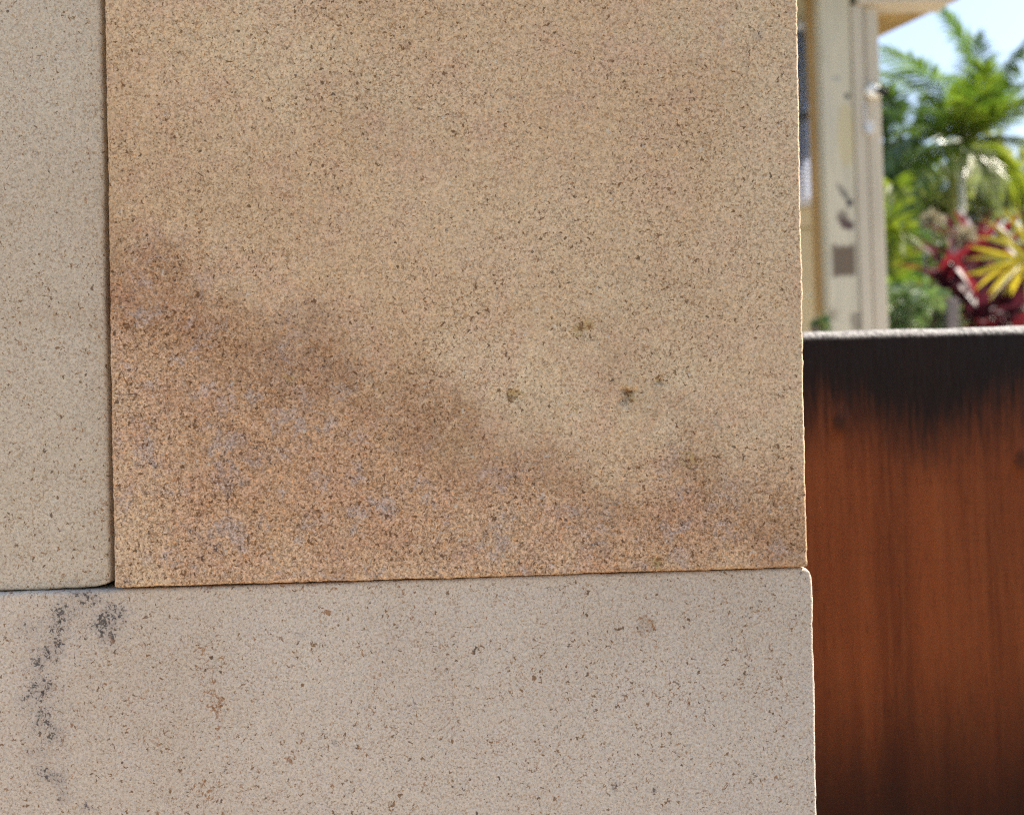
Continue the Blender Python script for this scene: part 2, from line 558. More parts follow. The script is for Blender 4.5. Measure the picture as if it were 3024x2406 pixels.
# brown stone
TLb, TRb = S(303, -260), S(2351, -260)
slab('limestone_slab', [S(337, 1736), S(2385, 1674.5), TRb, TLb], 0.10, 0.0, 0.0017, 0.0020, brown_stone,
     'tan brown speckled limestone slab with darker diagonal stains, in the middle', seed=8.0, corner=(0.0012, 0.0010, 0, 0),
     pits=[hit(1856, 1162, 12, 0.0045), hit(1846, 1185, 9, 0.003), hit(1520, 1165, 14, 0.0014), hit(1720, 968, 14, 0.0010), hit(1952, 1124, 9, 0.0035),
           hit(1735, 985, 9, 0.0010), hit(2038, 1362, 11, 0.0010), hit(2050, 1375, 9, 0.0010), hit(515, 402, 8, 0.0005),
           hit(1690, 1212, 8, 0.001), hit(850, 1122, 9, 0.001), hit(1940, 1662, 10, 0.001)])
# left stone, set back a little
slab('limestone_slab', [S(-330, 1757), S(327, 1732), S(293, -260), S(-345, -260)], 0.10, 0.0080, 0.0035, 0.0022, left_stone,
     'plain grey buff limestone slab at the left, set back behind a dark joint', corner=(0, (0.013, 0.0042), 0, 0), seed=15.0)


# ------------------------------------------------------------------ ground
def ground_mat(name, c1, c2, scale):
    k = NT(name)
    v = k.coords()
    n_ = k.noise(v, scale, 5, 0.65)
    c = k.mix(k.ramp(n_, 0.35, 0.65), c1, c2)
    return k.done(k.principled(c, 0.95, k.bump(k.noise(v, scale * 8, 4, 0.6), 0.6, 0.01), 0.1))


lawn = ground_mat('lawn_ground', (0.055, 0.075, 0.025), (0.10, 0.085, 0.045), 3)
g = MB()
gx = np.concatenate([-np.geomspace(600, 4, 10), np.linspace(-3, 3, 7), np.geomspace(4, 600, 10)])
gv_, gf_ = [], []
for yv in gx:
    for xv in gx:
        d_ = math.hypot(xv, yv - 4)
        gv_.append((xv, yv, -0.006 + (0.10 * mnoise.noise((xv * 0.1, yv * 0.1, 0)) if d_ > 9 else 0)))
ng = len(gx)
for j in range(ng - 1):
    for i in range(ng - 1):
        gf_.append((j * ng + i, j * ng + i + 1, (j + 1) * ng + i + 1, (j + 1) * ng + i))
tag(MB().add(gv_, gf_).build('ground', lawn, smooth=True), kind='structure')
patio_m = ground_mat('patio_concrete', (0.44, 0.345, 0.25), (0.38, 0.29, 0.20), 5)
tag(MB().box(-3.5, 0.26, -4.5, 0.80, -0.10, 0.0, 0.004).build('patio', patio_m), kind='structure')
bounce_cut_m = ground_mat('dark_bounce_cut', (0.035, 0.026, 0.02), (0.055, 0.04, 0.03), 30)
bounce_m = ground_mat('pale_bounce_ground', (0.52, 0.47, 0.40), (0.46, 0.41, 0.345), 4)
tag(MB().box(-6.0, 8.0, 1.6, 6.0, -0.10, 0.004, 0.004).build('bounce_ground', bounce_m), kind='structure')  # unseen pale ground, added to bounce sunlight up onto the house
tag(MB().box(0.263, 3.0, -2.5, 1.59, -0.10, -0.001, 0.0).build('bounce_cut_ground', bounce_cut_m), kind='structure')  # unseen dark ground, added to keep bounced light off the lower fence


# ------------------------------------------------------------------ fence
FY = 0.95
ftop = at(2700, 968, FY).z


def wood_board_mat():
    k = NT('stained_cedar_board')
    v = k.coords()
    wv = k.noise(k.mapping(v, scale=(9, 9, 1.6)), 1.0, 3, 0.5, col=True)
    vw = k.vmath('ADD', v, k.vmath('MULTIPLY', k.vmath('SUBTRACT', wv, (0.5, 0.5, 0.5)), (0.016, 0.016, 0)))
    knots = [at(2474, 1245, FY), at(3018, 1355, FY), at(2440, 1290, FY)]
    # fibre
    f1 = k.noise(k.mapping(vw, scale=(1, 1, 0.045)), 170, 4, 0.6, 0.2)
    f2 = k.noise(k.mapping(vw, scale=(1, 1, 0.08)), 560, 3, 0.6)
    f3 = k.noise(k.mapping(vw, scale=(1, 1, 0.03)), 32, 3, 0.5)
    col = k.mix(k.ramp(f3, 0.33, 0.67), (0.262, 0.062, 0.016), (0.170, 0.038, 0.010))
    col = k.mix(k.ramp(f1, 0.40, 0.70, 0, 0.4), col, (0.310, 0.086, 0.024))
    col = k.mix(k.ramp(f2, 0.55, 0.75, 0, 0.5), col, (0.055, 0.018, 0.009))
    # saw marks across the grain
    saw = k.noise(k.mapping(v, scale=(0.05, 1, 1)), 330, 2, 0.5)
    col = k.mix(k.ramp(saw, 0.55, 0.75, 0, 0.12), col, (0.07, 0.024, 0.012))
    # knots
    kmask = None
    for i, p in enumerate(knots[:2]):
        b = k.blob(vw, p.x, p.z, 0.013, 0.020, 0.2)
        kmask = b if kmask is None else k.math('MAXIMUM', kmask, b)
    ring = k.math('ADD', kmask, k.math('MULTIPLY', k.math('SUBTRACT', k.noise(v, 190, 3, 0.7), 0.5), 0.9))
    col = k.mix(k.ramp(ring, 0.40, 1.1, 0, 0.65), col, (0.035, 0.012, 0.007))
    # black weather stain soaked into the head of the board, running down the fibres
    sep = k.n('ShaderNodeSeparateXYZ')
    k.put(sep.inputs[0], v)
    x, z = sep.outputs[0], sep.outputs[2]
    xc = at(2735, 1220, FY)
    zl = k.math('SUBTRACT', z, at(2735, 1228, FY).z)
    dx = k.math('ABSOLUTE', k.math('SUBTRACT', x, xc.x))
    lim = k.math('MULTIPLY', k.ramp(dx, 0.0, 0.085, 0.0, 1.0), 0.026)
    fing = k.math('MULTIPLY', k.math('SUBTRACT', k.noise(k.mapping(vw, scale=(1, 1, 0.09)), 200, 4, 0.65), 0.5), 0.085)
    edge = k.math('SUBTRACT', k.math('SUBTRACT', zl, lim), fing)
    sm = k.math('POWER', k.ramp(edge, -0.080, 0.018), 1.0)
    # dark red-brown towards the foot of the board, ragged along the fibres
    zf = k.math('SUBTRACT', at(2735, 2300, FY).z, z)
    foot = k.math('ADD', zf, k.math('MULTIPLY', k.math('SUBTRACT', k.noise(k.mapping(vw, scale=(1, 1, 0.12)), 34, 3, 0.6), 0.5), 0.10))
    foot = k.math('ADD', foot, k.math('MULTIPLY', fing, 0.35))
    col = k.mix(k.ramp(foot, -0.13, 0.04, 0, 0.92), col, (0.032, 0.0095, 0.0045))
    # the same dark tone hangs down the left arris
    xl = at(2380, 1200, FY).x
    s2 = k.ramp(k.math('SUBTRACT', k.math('ADD', zl, k.math('MULTIPLY', fing, 0.6)), k.math('MULTIPLY', k.math('SUBTRACT', x, xl), 2.4)), -0.055, 0.01)
    sm = k.math('MAXIMUM', sm, k.math('MULTIPLY', s2, 0.85))
    col = k.mix(k.math('MULTIPLY', sm, 0.96), col, (0.0062, 0.0052, 0.0048))
    # bleached grey end grain on the top
    geo = k.n('ShaderNodeNewGeometry')
    topz = k.ramp(k.math('ADD', z, k.math('MULTIPLY', k.math('SUBTRACT', k.noise(v, 260, 3, 0.6), 0.5), 0.004)), ftop - 0.0085, ftop - 0.0045)
    grey = k.mix(k.ramp(k.noise(v, 190, 3, 0.6), 0.35, 0.62), (0.17, 0.16, 0.15), (0.36, 0.34, 0.32))
    col = k.mix(topz, col, grey)
    h = k.math('ADD', k.math('MULTIPLY', f1, 1.0), k.math('MULTIPLY', f2, 0.6))
    h = k.math('ADD', h, k.math('MULTIPLY', kmask, 1.4))
    nr = k.bump(h, 0.9, 0.0020)
    return k.done(k.principled(col, k.ramp(f2, 0.3, 0.7, 0.50, 0.70), nr, 0.16))


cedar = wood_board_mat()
fence = empty('wooden_fence', (0.35, FY, 0), 'stained brown board fence with black weathered top behind the slabs', 'fence')
fx0 = at(2330, 1200, FY).x
bw = 0.285
for i in range(-1, 4):
    x0 = fx0 + i * (bw + 0.004)
    th = 0.026
    mb = MB()
    # board with a round-over top, profile in (y, z), finely divided along x so the worn top is uneven
    nx = 60
    prof = [(th, 0.0), (th, ftop - 0.0105)]
    for q in range(0, 13):
        a = math.pi * q / 12
        prof.append((th / 2 + th / 2 * math.cos(a), ftop - 0.0105 + 0.0105 * math.sin(a)))
    prof += [(0.0, ftop - 0.06), (0.0, 0.0)]
    vv, ff = [], []
    npf = len(prof)
    for a in range(nx + 1):
        xx = x0 + bw * a / nx
        for (py_, pz_) in prof:
            wig = 0.0009 * mnoise.noise((xx * 40, py_ * 60, i)) + 0.0004 * mnoise.noise((xx * 160, py_ * 150, i))
            hgt_ = pz_ + (wig if pz_ > ftop - 0.05 else 0) + (xx - at(2700, 968, FY).x) * 0.004 * (1 if pz_ > 0.1 else 0)
            vv.append((xx, FY + py_, hgt_))
    for a in range(nx):
        for b in range(npf - 1):
            ff.append((a * npf + b, a * npf + b + 1, (a + 1) * npf + b + 1, (a + 1) * npf + b))
    ff.append(tuple(range(npf)))
    ff.append(tuple(nx * npf + b for b in range(npf - 1, -1, -1)))
    mb.add(vv, ff)
    me = mb.mesh('board', fence.location)
    # object coords must stay in world metres for the stain: shift through the mesh, object at the fence's origin
    ob = link('board', me, None, fence)
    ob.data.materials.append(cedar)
    me.polygons.foreach_set('use_smooth', [True] * len(me.polygons))
# material coordinates are object-local, so put the fence's parts in world space
for ch in fence.children:
    ch.data.transform(Matrix.Translation(fence.location))
    ch.location = -Vector(fence.location)
rail_m = NT('rail_wood')
rail_m = rail_m.done(rail_m.principled((0.10, 0.045, 0.02), 0.7))
xa, xb = fx0 - bw, fx0 + 4 * (bw + 0.004)
for zz in (0.12, 0.42):
    MB().box(xa, xb, FY + 0.036, FY + 0.075, zz, zz + 0.09, 0.003).build('rail', rail_m, fence)
for xx in (xa + 0.05, xb - 0.15):
    MB().box(xx, xx + 0.09, FY + 0.077, FY + 0.167, 0, 0.62, 0.004).build('post', rail_m, fence)


# ------------------------------------------------------------------ house
def paint(name, c, c2=None, rough=0.6, sc=8, grain=False):
    k = NT(name)
    v = k.coords()
    c2 = c2 or mul(c, 0.82)
    n_ = k.noise(k.mapping(v, scale=(1, 1, 0.2 if grain else 1)), sc, 4, 0.6)
    cc = k.mix(k.ramp(n_, 0.38, 0.66), c, c2)
    return k.done(k.principled(cc, rough, k.bump(k.noise(v, 120, 3), 0.2, 0.002), 0.3))


HY = 4.8
house = empty('house', tuple(at(2500, 1500, HY).xy) + (0.0,), 'beige house corner with porch post, blinds in the window and wooden eave', 'house')
siding_m = paint('siding_paint', (0.60, 0.52, 0.34), (0.55, 0.47, 0.31))
trim_m = paint('white_trim', (0.62, 0.62, 0.64), (0.52, 0.53, 0.56))
tan_m = paint('tan_raw_trim', (0.48, 0.30, 0.125), (0.40, 0.245, 0.10), grain=True)
grey_m = paint('grey_trim_paint', (0.55, 0.475, 0.375), (0.49, 0.425, 0.335), grain=True)
soffit_m = paint('plywood_soffit', (0.56, 0.36, 0.13), (0.30, 0.18, 0.07), sc=7)
blind_m = paint('blind_slat', (0.74, 0.74, 0.80), (0.68, 0.68, 0.74))


def post_mat():
    k = NT('cream_post_paint')
    v = k.coords()
    n_ = k.noise(k.mapping(v, scale=(1, 1, 0.25)), 7, 4, 0.6)
    c = k.mix(k.ramp(n_, 0.36, 0.66), (0.60, 0.53, 0.395), (0.52, 0.47, 0.37))

    def spot(px, py, rx, ry, a, colr, w, c):
        p = at(px, py, HY) - Vector(house.location)
        s = HY / FPX
        wob = k.vmath('ADD', v, k.vmath('MULTIPLY', k.vmath('SUBTRACT', k.noise(v, 22, 3, col=True), (.5, .5, .5)), (0.035, 0, 0.035)))
        b = k.blob(wob, p.x, p.z, rx * s, ry * s, R(a))
        return k.mix(k.ramp(b, 0.05, 0.45, 0, w), c, colr)

    dirt = k.noise(k.mapping(v, scale=(1, 1, 0.12)), 26, 5, 0.7)
    c = k.mix(k.ramp(dirt, 0.48, 0.70, 0, 0.6), c, (0.33, 0.295, 0.235))
    c = spot(2503, 284, 12, 12, 0, (0.06, 0.06, 0.045), 0.95, c)
    c = spot(2468, 232, 16, 10, 0, (0.30, 0.30, 0.28), 0.6, c)
    c = spot(2488, 566, 14, 42, -35, (0.11, 0.10, 0.09), 0.75, c)
    c = spot(2508, 600, 13, 20, 0, (0.05, 0.045, 0.045), 0.95, c)
    c = spot(2498, 660, 34, 22, 35, (0.085, 0.045, 0.045), 0.95, c)
    c = spot(2487, 640, 24, 26, 0, (0.12, 0.085, 0.075), 0.7, c)
    c = spot(2500, 400, 40, 130, 0, (0.55, 0.45, 0.24), 0.6, c)
    c = spot(2530, 950, 28, 40, 0, (0.19, 0.155, 0.12), 0.7, c)
    c = spot(2462, 930, 12, 30, 0, (0.22, 0.16, 0.11), 0.6, c)
    # bare wood patch with a straight-edged outline
    p0, p1 = at(2456, 724, HY) - Vector(house.location), at(2528, 815, HY) - Vector(house.location)
    sep = k.n('ShaderNodeSeparateXYZ')
    k.put(sep.inputs[0], v)
    jag = k.math('MULTIPLY', k.math('SUBTRACT', k.noise(k.mapping(v, scale=(1, 1, 0.1)), 60, 2), 0.5), 0.05)
    e = 0.011
    mx = k.math('MULTIPLY', k.ramp(sep.outputs[0], p0.x - e, p0.x + e), k.ramp(sep.outputs[0], p1.x + e, p1.x - e))
    zz = k.math('ADD', sep.outputs[2], jag)
    mz = k.math('MULTIPLY', k.ramp(zz, p1.z - e, p1.z + e), k.ramp(zz, p0.z + e, p0.z - e))
    c = k.mix(k.math('MULTIPLY', mx, mz), c, k.mix(k.noise(k.mapping(v, scale=(1, 1, .1)), 40, 3), (0.125, 0.095, 0.07), (0.175, 0.125, 0.085)))
    return k.done(k.principled(c, 0.6, None, 0.3))


def X(px, Y, row=500): return at(px, row, Y).x
def Zh(py, px, Y): return at(px, py, Y).z


zb, zt = 0.0, Zh(18, 2560, HY)
ztop = Zh(-60, 2560, HY)
MB().box(X(2437, HY), X(2527, HY), HY, HY + 0.135, zb, ztop, 0.005).build('porch_post', post_mat(), house)
MB().box(X(2528, HY), X(2562, HY), HY - 0.012, HY + 0.07, zb, zt, 0.004).build('trim_board', grey_m, house)
MB().box(X(2568, HY), X(2609, HY), HY + 0.004, HY + 0.10, zb, zt, 0.004).build('trim_board', grey_m, house)
MB().box(X(2562, HY) - 0.004, X(2568, HY) + 0.01, HY + 0.05, HY + 0.09, zb, zt, 0.0).build('trim_board', paint('dark_groove_board', (0.20, 0.17, 0.13)), house)
MB().box(X(2402, HY + .1), X(2437, HY + .1) - 0.002, HY + 0.10, HY + 0.16, zb, ztop, 0.004).build('corner_trim', tan_m, house)
# header beam and eave
MB().box(X(2527, HY, 0), X(2800, HY, 0), HY - 0.03, HY + 0.11, zt + 0.002, zt + 0.24, 0.005).build('header_beam', grey_m, house)
eave = MB()
A1, B1 = at(2555, 24, HY + 0.12), at(2835, -2, HY + 0.12)
C1, D1 = at(2588, 114, HY + 1.5), at(2440, 122, HY + 1.5)
quad_ = [A1, B1, C1, D1]
nrm_ = (B1 - A1).cross(D1 - A1).normalized()
if nrm_.z < 0: nrm_ = -nrm_
C1b = C1
eave.add([*quad_, *[q + Vector((0, 0, 0.06)) for q in quad_]], [(0, 1, 2), (0, 2, 3), (4, 6, 5), (4, 7, 6), (0, 4, 5, 1), (1, 5, 6, 2), (2, 6, 7, 3), (3, 7, 4, 0)])
eave.build('soffit_board', soffit_m, house)
MB().box(X(1400, HY), X(2800, HY, 0), HY - 0.25, HY + 4, zt + 0.26, zt + 0.34, 0.01).build('roof', paint('roof_felt', (0.12, 0.11, 0.10)), house)
# wall of wide lap boards with a window opening
WY = HY + 0.32
wx0, wx1 = X(1500, WY), X(2460, WY)
win_x1 = X(2410, WY)
win_x0 = X(2120, WY)
win_zt, win_zb = Zh(70, 2370, WY), Zh(612, 2400, WY)
bh = 0.33
zz = Zh(870, 2400, WY)
while zz > bh: zz -= bh
z_ = zz - bh
while z_ < zt + 0.25:
    z0_, z1_ = max(0, z_), z_ + bh - 0.006
    if z1_ > 0.02:
        segs = [(wx0, wx1)] if (z0_ >= win_zt or z1_ <= win_zb) else [(wx0, win_x0), (win_x1, wx1)]
        for (a, b) in segs:
            lo, hi = z0_, z1_
            MB().add([(a, WY - 0.022, lo), (b, WY - 0.022, lo), (b, WY - 0.004, hi), (a, WY - 0.004, hi), (a, WY + .03, lo), (b, WY + .03, lo), (b, WY + .03, hi), (a, WY + .03, hi)],
                     [(0, 1, 2, 3), (5, 4, 7, 6), (4, 0, 3, 7), (1, 5, 6, 2), (3, 2, 6, 7), (4, 5, 1, 0)]).build('siding_board', siding_m, house)
        if len(segs) == 2:      # filler pieces where a board is notched round the opening
            if z0_ < win_zb: MB().box(win_x0, win_x1, WY - 0.02, WY + .03, z0_, win_zb - 0.002).build('siding_board', siding_m, house)
            if z1_ > win_zt: MB().box(win_x0, win_x1, WY - 0.02, WY + .03, win_zt + 0.002, z1_).build('siding_board', siding_m, house)
    z_ += bh
fr = MB()
fw = 0.03
fr.box(win_x0, win_x1, WY - 0.035, WY + 0.02, win_zt - fw, win_zt, 0.003)
fr.box(win_x0, win_x1, WY - 0.05, WY + 0.02, win_zb, win_zb + 0.04, 0.003)
fr.box(win_x0, win_x0 + fw, WY - 0.034, WY + 0.02, win_zb + 0.041, win_zt - fw - 0.001, 0.003)
fr.box(win_x1 - 0.016, win_x1, WY - 0.034, WY + 0.02, win_zb + 0.041, win_zt - fw - 0.001, 0.003)
wf = fr.build('window_frame', trim_m, house)
zrail = Zh(342, 2375, WY)
MB().box(win_x0 + fw, win_x1 - 0.017, WY - 0.02, WY + 0.01, zrail - 0.011, zrail + 0.011).build('sash_rail', paint('sash_dark', (0.07, 0.075, 0.09)), wf)
bl = MB()
z_ = win_zb + 0.05
while z_ < win_zt - fw - 0.02:
    bl.add([(win_x0 + fw, WY + 0.022, z_), (win_x1 - 0.02, WY + 0.022, z_), (win_x1 - 0.02, WY + 0.040, z_ + 0.020), (win_x0 + fw, WY + 0.040, z_ + 0.020)], [(0, 1, 2, 3)])
    z_ += 0.0215
bo = bl.build('blinds', blind_m, wf)
tag(bo, kind='stuff')
gk = NT('window_glass')
gl = gk.n('ShaderNodeBsdfGlossy'); gl.inputs['Roughness'].default_value = 0.03
gl.inputs['Color'].default_value = (0.75, 0.85, 1.0, 1)
tr = gk.n('ShaderNodeBsdfTransparent'); tr.inputs['Color'].default_value = (0.86, 0.90, 0.97, 1)
mxs = gk.n('ShaderNodeMixShader'); mxs.inputs[0].default_value = 0.16
gk.t.links.new(tr.outputs[0], mxs.inputs[1]); gk.t.links.new(gl.outputs[0], mxs.inputs[2])
glass = gk.done(mxs.outputs[0])
MB().box(win_x0 + fw, win_x1 - 0.017, WY + 0.012, WY + 0.016, zrail + 0.012, win_zt - fw).build('pane', glass, wf)
MB().box(win_x0 + fw, win_x1 - 0.017, WY - 0.008, WY - 0.004, win_zb + 0.041, zrail - 0.012).build('pane', glass, wf)
MB().box(win_x0, win_x1, WY + 0.12, WY + 0.14, win_zb, win_zt).build('room_backing', paint('dark_room', (0.06, 0.06, 0.07)), house)
# slim conduit with its clip on the trim
cz0, cz1 = Zh(395, 2555, HY), Zh(305, 2555, HY)
cx = X(2556, HY)
MB().tube([(cx, HY - 0.02, cz0), (cx, HY - 0.02, cz1)], 0.004).box(cx + 0.002, cx + 0.034, HY - 0.03, HY - 0.012, cz0 - 0.005, cz0 + 0.045, 0.004).build('conduit', trim_m, house)

# white fixture with black end on the post
lp = at(2584, 262, HY - 0.05)
lamp = empty('outdoor_sensor', lp, 'small white round outdoor sensor with black end on the porch trim', 'sensor')
prof = [(0.0, 0.0), (0.022, 0.002), (0.032, 0.012), (0.031, 0.028), (0.020, 0.040), (0.0, 0.042)]


def lathe(mb, c, axis, prof, n=16):
    axis = Vector(axis).normalized()
    a = axis.cross(Vector((0, 0, 1)) if abs(axis.z) < 0.9 else Vector((1, 0, 0))).normalized()
    b = axis.cross(a)
    vv, ff = [], []
    for (r_, h_) in prof:
        for q in range(n):
            t = 2 * math.pi * q / n
            vv.append(Vector(c) + axis * h_ + a * (max(r_, 1e-4) * math.cos(t)) + b * (max(r_, 1e-4) * math.sin(t)))
    for i in range(len(prof) - 1):
        for q in range(n):
            q2 = (q + 1) % n
            ff.append((i * n + q, i * n + q2, (i + 1) * n + q2, (i + 1) * n + q))
    mb.add(vv, ff)
    return mb


wm_ = NT('white_plastic'); wm_ = wm_.done(wm_.principled((0.86, 0.85, 0.82), 0.4))
bm_ = NT('black_plastic'); bm_ = bm_.done(bm_.principled((0.012, 0.012, 0.014), 0.35))
lathe(MB(), lp + Vector((0, 0.05, 0)), (0, -1, 0), prof).build('housing', wm_, lamp, True)
lathe(MB(), lp + Vector((0.004, 0.02, -0.004)), (1, -0.1, -0.08), [(0.0, 0), (0.015, 0.0), (0.015, 0.050), (0.012, 0.056), (0.0, 0.056)]).build('lens_barrel', bm_, lamp, True)


# ------------------------------------------------------------------ plants
def leaf_mat(name, c1, c2, trans=0.4, rough=0.32, tcol=None, sc=6, spec=0.5):
    k = NT(name)
    v = k.coords()
    rnd = k.n('ShaderNodeObjectInfo').outputs['Random']
    n_ = k.noise(v, sc, 3, 0.6)
    c = k.mix(k.ramp(k.math('ADD', n_, k.math('MULTIPLY', k.math('SUBTRACT', rnd, 0.5), 0.3)), 0.36, 0.64), c1, c2)
    p = k.principled(c, rough, None, spec)
    t = k.n('ShaderNodeBsdfTranslucent')
    k.put(t.inputs[0], tcol if tcol else k.mix(1.0, c, (1.5, 1.55, 0.8), 'MULTIPLY'))
    ms = k.n('ShaderNodeMixShader')
    ms.inputs[0].default_value = trans
    k.t.links.new(p, ms.inputs[1])
    k.t.links.new(t.outputs[0], ms.inputs[2])
    return k.done(ms.outputs[0])


palm_green = leaf_mat('palm_leaf', (0.078, 0.140, 0.028), (0.135, 0.195, 0.032), 0.48)
palm_lime = leaf_mat('lime_palm_leaf', (0.11, 0.16, 0.022), (0.17, 0.20, 0.03), 0.45)
olive_leaf = leaf_mat('olive_leaf', (0.17, 0.19, 0.085), (0.22, 0.23, 0.105), 0.40, 0.5)
dark_leaf = leaf_mat('dark_green_leaf', (0.035, 0.070, 0.022), (0.06, 0.10, 0.03), 0.35, 0.3)
pale_leaf = leaf_mat('pale_green_leaf', (0.10, 0.17, 0.075), (0.20, 0.26, 0.14), 0.3, 0.3)
ti_red = leaf_mat('red_leaf', (0.115, 0.020, 0.028), (0.045, 0.013, 0.021), 0.30, 0.55, (0.28, 0.026, 0.036))
ti_dark = leaf_mat('maroon_leaf', (0.050, 0.014, 0.024), (0.085, 0.026, 0.042), 0.22, 0.52, (0.12, 0.018, 0.034))
yellow_leaf = leaf_mat('yellow_leaf', (0.44, 0.34, 0.02), (0.28, 0.26, 0.03), 0.40, 0.35, (0.62, 0.50, 0.03), sc=14)
straw = leaf_mat('straw_stalk', (0.46, 0.40, 0.27), (0.36, 0.30, 0.19), 0.2, 0.5, (0.5, 0.45, 0.3))


def bark(name, c1, c2, ring=60):
    k = NT(name)
    v = k.coords()
    sep = k.n('ShaderNodeSeparateXYZ')
    k.put(sep.inputs[0], v)
    w = k.math('SINE', k.math('MULTIPLY', k.math('ADD', sep.outputs[2], k.math('MULTIPLY', k.noise(v, 12, 2), 0.02)), ring))
    c = k.mix(k.ramp(w, 0.5, 0.95, 0, 0.6), k.mix(k.noise(v, 18, 4), c1, c2), mul(c2, 0.5))
    return k.done(k.principled(c, 0.8, k.bump(w, 0.3, 0.005), 0.2))


trunk_m = bark('pale_palm_trunk', (0.74, 0.71, 0.63), (0.64, 0.60, 0.52))
trunk_y = bark('yellow_palm_trunk', (0.36, 0.33, 0.10), (0.28, 0.26, 0.09))
stem_m = bark('brown_stem', (0.12, 0.09, 0.06), (0.18, 0.14, 0.10), 90)
shaft_m = NT('crownshaft')
shaft_m = shaft_m.done(shaft_m.principled((0.42, 0.45, 0.30), 0.4))


def bez(p0, p1, p2, t): return p0 * (1 - t) ** 2 + p1 * (2 * t * (1 - t)) + p2 * t * t


def frond(parent, mat, p0, p1, p2, n, ll, wid, droop, ang=52, seed=0, ups=0.15, rach=0.012):
    """feather palm frond: bent rachis and two rows of hanging leaflets, one mesh"""
    rd = random.Random(seed)
    p0, p1, p2 = Vector(p0), Vector(p1), Vector(p2)
    mb = MB()
    ns = 9
    mb.tube([bez(p0, p1, p2, i / ns) for i in range(ns + 1)], [rach * (1 - 0.8 * i / ns) for i in range(ns + 1)], 5)
    for i in range(n):
        t = 0.12 + 0.88 * (i + rd.random() * 0.5) / n
        p = bez(p0, p1, p2, t)
        tg = (bez(p0, p1, p2, min(t + .02, 1.0)) - bez(p0, p1, p2, t - .02)).normalized()
        sd = tg.cross(Vector((0, 0, 1)))
        if sd.length < 0.15: sd = Vector((1, 0, 0))
        sd.normalize()
        upv = sd.cross(tg).normalized()
        L = ll * (0.55 + 0.65 * math.sin(math.pi * min(1, 0.15 + 0.80 * t))) * rd.uniform(0.85, 1.1)
        for s in (-1, 1):
            a = R(ang + rd.uniform(-9, 9)) * (1 - 0.55 * t ** 3)
            d = (sd * s * math.sin(a) + tg * math.cos(a) + upv * (ups + rd.uniform(-.12, .12))).normalized()
            w = (tg - d * tg.dot(d)).normalized() * (wid * rd.uniform(.8, 1.2) / 2)
            pts = []
            for q in range(4):
                f = q / 3
                c = p + d * (L * f) - Vector((0, 0, 1)) * (droop * L * f * f)
                ww = w * (0.5, 1.0, 0.8, 0.08)[q]
                pts += [c - ww, c + ww]
            mb.add(pts, [(0, 1, 3, 2), (2, 3, 5, 4), (4, 5, 7, 6)])
    return mb.build('frond', mat, parent)


def palm(name, label, px, Y, base_py, top_py, r0, r1, tmat, shaft_px, fronds, fmat, ll, wid, rach=0.014, group=None, n=46, lean=0.0):
    top = at(px, top_py, Y)
    root = empty(name, (top.x + lean, Y, 0.0), label, 'palm tree', group)
    base = Vector((top.x + lean, Y, 0.0))
    np_ = 10
    pts = [base.lerp(top, i / np_) for i in range(np_ + 1)]
    MB().tube(pts, [r0 + (r1 - r0) * i / np_ + (0.012 if i == 0 else 0) for i in range(np_ + 1)], 12).build('trunk', tmat, root, True)
    sh = at(shaft_px[0], shaft_px[1], Y)
    MB().tube([top - Vector((0, 0, 0.02)), top.lerp(sh, 0.3), top.lerp(sh, 0.7), sh], [r1 * 1.05, r1 * 1.25, r1, r1 * 0.5], 12).build('crownshaft', shaft_m, root, True)
    for i, f in enumerate(fronds):
        (mx, my, md), (tx, ty, td) = f[0], f[1]
        opt = f[2] if len(f) > 2 else {}
        mt = opt.get('mat', fmat)
        frond(root, mt, sh, at(mx, my, Y + md), at(tx, ty, Y + td), opt.get('n', n), ll * opt.get('l', 1), wid, opt.get('droop', 0.35),
              opt.get('ang', 52), seed=i * 7 + int(px), ups=opt.get('ups', 0.15), rach=rach)
    return root


palm('palm_tree', 'tall palm with slim whitish trunk and dark arching fronds against the sky', 2838, 12.0, 2000, 505, 0.042, 0.036, trunk_m, (2862, 425), [
    ((2935, 260, 0.2), (2785, 40, 0.2), {'droop': 0.45, 'l': 1.15, 'n': 90}),
    ((2930, 250, -0.3), (3075, 70, -0.4), {'droop': 0.6, 'l': 1.2, 'n': 100}),
    ((2960, 300, 0.4), (3100, 190, 0.5), {'droop': 0.5, 'n': 90, 'l': 1.1}),
    ((2800, 220, -0.2), (2610, 150, -0.4), {'droop': 0.45}),
    ((2780, 260, 0.5), (2590, 215, 0.7), {'droop': 0.45}),
    ((2770, 310, -0.5), (2600, 330, -0.8), {'droop': 0.5}),
    ((2740, 330, 0.1), (2620, 480, -0.2), {'droop': 0.5}),
    ((2760, 390, -0.5), (2655, 640, -0.9), {'droop': 0.4, 'mat': palm_lime}),
    ((2940, 340, -0.4), (3060, 290, -0.6), {'droop': 0.3}),
    ((2950, 400, -0.3), (3080, 430, -0.5), {'droop': 0.35, 'mat': palm_lime}),
    ((2880, 330, -0.6), (2900, 200, -1.1), {'droop': 0.15, 'l': 0.8}),
    ((2850, 380, -0.5), (2830, 300, -1.3), {'droop': 0.2, 'l': 0.7, 'mat': palm_lime}),
    ((2900, 300, 0.5), (2880, 110, 0.9), {'droop': 0.4}),
], palm_green, 0.46, 0.026, rach=0.016, n=62)

